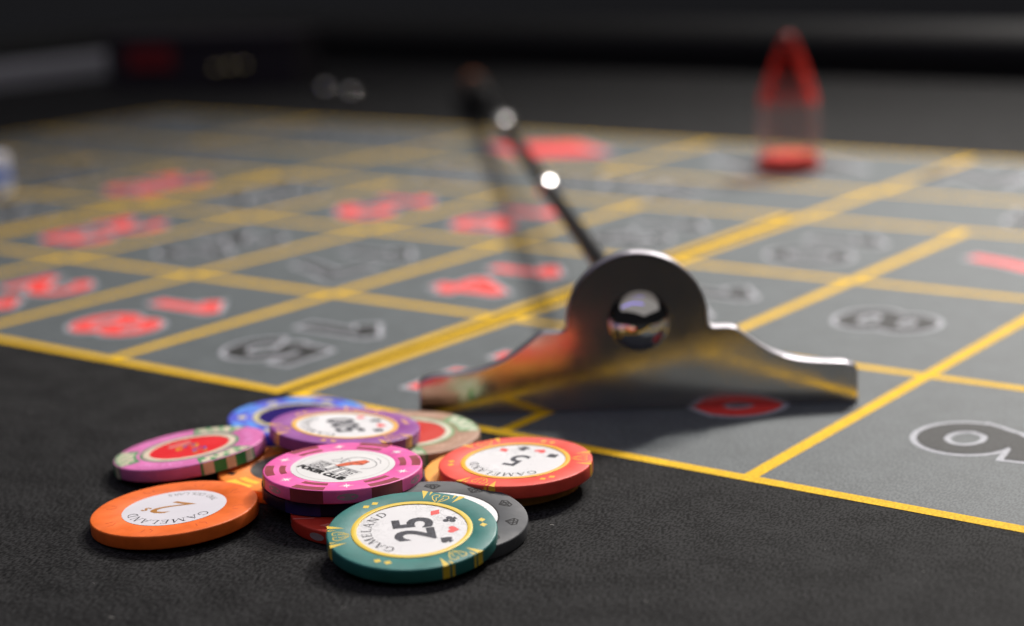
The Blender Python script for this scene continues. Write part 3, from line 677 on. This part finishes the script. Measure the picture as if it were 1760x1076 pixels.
# blue chip, inlay like dark glass
def blue_chip():
    R = R0; root = chip_root((-1.6716, -0.3281, 0.0482), (0.0178, 0.0251), 20, 'royal blue chip with pale yellow ring and dark glossy centre')
    b = plastic((0.075, 0.095, 0.56), 0.38); lb = plastic((0.10, 0.30, 0.80), 0.38); py = plastic((0.55, 0.50, 0.28), 0.38)
    chip_body(root, b, 0.60); chip_inlay(root, mat('dark_inlay', (0.035, 0.022, 0.16), 0.10, 0.6), 0.57); chip_ring(root, py, 0.565, 0.655, 0.00016)
    for k in range(6):
        a = 15 + 60 * k
        v, f = sector(0.855 * R, 0.975 * R, a - 15, a + 15, ZT); obj('edge_block', v, f, lb, root)
        v, f = sector(0.70 * R, 0.80 * R, a - 13, a + 13, ZT); obj('rim_block', v, f, lb, root)
        v, f = edge_band(a - 15, a + 15, 0.0001, TH - 0.0001); obj('edge_stripe', v, f, lb, root)
        v, f = poly(around([(0.80 * R + 0.065 * R * math.cos(t), 0.085 * R * math.sin(t)) for t in [2 * PI * i / 20 for i in range(20)]], a + 30), ZT); obj('dot_mark', v, f, py, root)
blue_chip()

def orange_yellow_chip():
    R = R0; root = chip_root((-1.2750, -0.7600, 0.0447), (0, 0), 10, 'orange chip with yellow stripes mostly hidden below the pink chips')
    b = plastic((0.86, 0.24, 0.03), 0.40); y = plastic((0.82, 0.58, 0.05), 0.40)
    chip_body(root, b, 0.60); chip_inlay(root, mat('slate_inlay', (0.075, 0.085, 0.085), 0.3, var=0.5, vscale=120, col2=(0.22, 0.22, 0.19)), 0.59)
    for k in range(6):
        a = 30 + 60 * k + 4
        for r0, r1 in ((0.70, 0.79), (0.84, 0.975)):
            v, f = sector(r0 * R, r1 * R, a - 13, a + 13, ZT); obj('rim_block', v, f, y, root)
        v, f = edge_band(a - 13, a + 13, 0.0001, TH - 0.0001); obj('edge_stripe', v, f, y, root)
        parts = [poly([(cx * 0.10 * R * c_ - sy * 0, 0) for cx, c_, sy in ()], ZT)] if False else []
        for j, pl in enumerate(suit('club')):
            pts = around([(x * 0.12 * R + 0.83 * R, y_ * 0.12 * R) for x, y_ in pl], a + 30); parts.append(poly(pts, ZT + j * 2e-6))
        v, f = merge(parts); obj('club_mark', v, f, BLACK_INK, root)
    v, f = sector(0.30 * R, 0.52 * R, 60, 110, ZI); obj('crescent_print', v, f, y, root)
orange_yellow_chip()

def red_chip():
    R = R0; root = chip_root((-0.7983, -0.9153, 0.0447), (-0.0038, 0), 40, 'deep red chip with pale lines peeping out under the green chip')
    b = plastic((0.56, 0.040, 0.022), 0.38); p = plastic((0.75, 0.30, 0.24), 0.4); g = plastic((0.40, 0.30, 0.30), 0.4)
    chip_body(root, b, 0.60); chip_inlay(root, WHITE_INLAY, 0.58)
    for k in range(8):
        a = 12 + 45 * k; L = []
        for j in (-1, 0, 1): L.append(([(x * R, y * R) for x, y in around([(0.77, 0.035 * j + 0.02), (0.87, 0.035 * j - 0.02)], a)], 0.014 * R))
        L.append(([(x * R, y * R) for x, y in around([(0.72, 0.30), (0.97, 0.27)], a)], 0.02 * R))
        v, f = strokes(L, ZT); obj('rim_mark', v, f, p, root)
        v, f = edge_oval(a, 13, 0.0018); obj('edge_oval', v, f, g, root)
red_chip()

def navy_chip():
    R = R0; root = chip_root((-0.9750, -0.8560, 0.0890), (-0.002, 0.004), 0, 'navy chip with violet and rust edge blocks tucked under the bright pink chip')
    b = plastic((0.007, 0.007, 0.032), 0.5); br = plastic((0.30, 0.10, 0.045), 0.4); vi = plastic((0.030, 0.024, 0.14), 0.4)
    chip_body(root, b, 0.60); chip_inlay(root, WHITE_INLAY, 0.58)
    for k in range(6):
        a = 5 + 60 * k; m = (vi, br)[k % 2]
        v, f = sector(0.75 * R, 0.975 * R, a - 14, a + 14, ZT); obj('rim_block', v, f, m, root)
        v, f = edge_band(a - 14, a + 14, 0.0001, TH - 0.0001); obj('edge_stripe', v, f, m, root)
navy_chip()
def yellow_chip():
    R = R0; root = chip_root((-0.6626, -0.4360, 0.0450), (0, 0), 30, 'amber yellow chip underneath the coral red 5 chip')
    b = plastic((0.86, 0.40, 0.075), 0.40); chip_body(root, b, 0.60); chip_inlay(root, WHITE_INLAY, 0.58)
    for k in range(6):
        v, f = edge_band(60 * k - 8, 60 * k + 8, 0.0001, TH - 0.0001); obj('edge_stripe', v, f, plastic((0.70, 0.26, 0.04), 0.4), root)
yellow_chip()

# far stack at the left edge of the view
pale = plastic((0.66, 0.66, 0.70), 0.4); blue = plastic((0.035, 0.14, 0.52), 0.4)
names = ['lowest white chip of the stack at the far left', 'second chip up, white, in the stack at the far left', 'lower blue chip of the stack at the far left',
         'upper blue chip of the stack at the far left', 'pale blue white chip just below the top of the far left stack', 'topmost pale chip of the stack at the far left']
for i in range(6):
    root = chip_root((-7.633 + random.uniform(-.01, .01), 2.672 + random.uniform(-.01, .01), 0.0011 + 0.0438 * (i + 1)), (0, 0), i * 37, names[i], 1.0, 'chips stacked at the far left')
    base, blk = ((pale, blue), (pale, pale), (blue, blue), (blue, pale), (pale, pale), (pale, blue))[i]
    chip_body(root, base, 0.60); chip_inlay(root, WHITE_INLAY, 0.58)
    for k in range(6):
        v, f = edge_band(60 * k + 20 - 6, 60 * k + 20 + 6, 0.0001, TH - 0.0001); obj('edge_stripe', v, f, blk, root)
        v, f = sector(0.72 * R0, 0.97 * R0, 60 * k + 14, 60 * k + 26, ZT); obj('rim_block', v, f, blk, root)

# ------------------------------------------------------------------ roulette win marker
def win_marker():
    mw = Matrix.Translation(V(-2.92, 5.83, 0.003)); root = empty('win_marker', mw)
    tag(root, 'clear acrylic roulette win marker with red base and red pointed tip', 'win marker')
    q = 0.0001
    v, f = lathe([(0.0001, 0.0), (0.0150, 0.0), (0.0161, 0.0010), (0.0161, 0.0070), (0.0154, 0.0085), (0.0001, 0.0085)], 64, False); obj('red_base', v, f, M['red_plastic'], root, True)
    # hollow clear sleeve
    outer = [(0.0150, 0.0087), (0.0157, 0.0120), (0.0164, 0.021), (0.0164, 0.029), (0.0156, 0.0360)]
    inner = [(0.0136, 0.0360), (0.0142, 0.029), (0.0142, 0.021), (0.0138, 0.0125), (0.0130, 0.0087)]
    prof = outer + inner; v, f = lathe(prof + [prof[0]], 64, False); obj('clear_sleeve', v, f, M['clear'], root, True)
    # red cap: pointed shell
    outer = [(0.0155, 0.0362), (0.0143, 0.0410), (0.0120, 0.0480), (0.0095, 0.0550), (0.0070, 0.0615), (0.0046, 0.0670), (0.0028, 0.0705), (0.0014, 0.0717), (0.0001, 0.0720)]
    inner = [(0.0001, 0.0670), (0.0014, 0.0655), (0.0042, 0.0595), (0.0074, 0.0515), (0.0102, 0.0440), (0.0134, 0.0362)]
    prof = outer + inner; v, f = lathe(prof + [prof[0]], 64, False); obj('red_cap', v, f, M['red_clear'], root, True)
win_marker()

# ------------------------------------------------------------------ far clutter at the left
def far_box():
    c = V(-11.75, 8.95); ax = Vector((0.92, 0.39, 0)).normalized()
    mw = Matrix((ax, Vector((-ax.y, ax.x, 0)), Vector((0, 0, 1)))).transposed().to_4x4(); mw.translation = c
    root = empty('storage_box', mw); tag(root, 'low dark box with a dull red panel at the far left of the table', 'box')
    obj('box_body', *boxmesh(-1.12, -0.40, 0.004, 1.12, 0.40, 0.52, 0.03), M['smoke'], root, False)
    obj('lid', *boxmesh(-1.15, -0.43, 0.522, 1.15, 0.43, 0.60, 0.025), M['smoke'], root, False)
    vs, fs = boxmesh(-0.85, -0.425, 0.22, -0.30, -0.402, 0.46, 0.008); obj('red_panel', vs, fs, mat('dull_red', (0.20, 0.014, 0.018), 0.5), root)
    for x, z in ((0.20, 0.20), (0.36, 0.22), (0.52, 0.23)):
        r = 0.06 * S; prof = [(max(1e-6, r * math.sin(a)), r * math.cos(a)) for a in [PI / 2 * i / 10 for i in range(11)]]
        v, f = lathe(prof, 24, False); v = [(a, -c_, b) for a, b, c_ in v]
        o = obj('brass_stud', v, f, M['brass'], root, True); o.location = (x * S, -0.402 * S, z * S)
far_box()
for (u_, v_), lab in (((-9.56, 8.39), 'left one of two small steel balls beside the dark box'), ((-8.99, 8.15), 'right one of two small steel balls beside the dark box')):
    r = 0.0052; prof = [(max(1e-6, r * math.sin(a)), -r * math.cos(a)) for a in [PI * i / 20 for i in range(21)]]
    v, f = lathe(prof, 32, False); o = obj('steel_ball', v, f, M['chrome'], None, True); o.location = V(u_, v_, 0) + Vector((0, 0, r + 0.0002))
    tag(o, lab, 'ball', 'two steel balls')

scene.cycles.max_bounces = 12; scene.cycles.transmission_bounces = 12; scene.cycles.transparent_max_bounces = 12
scene.cycles.use_denoising = True
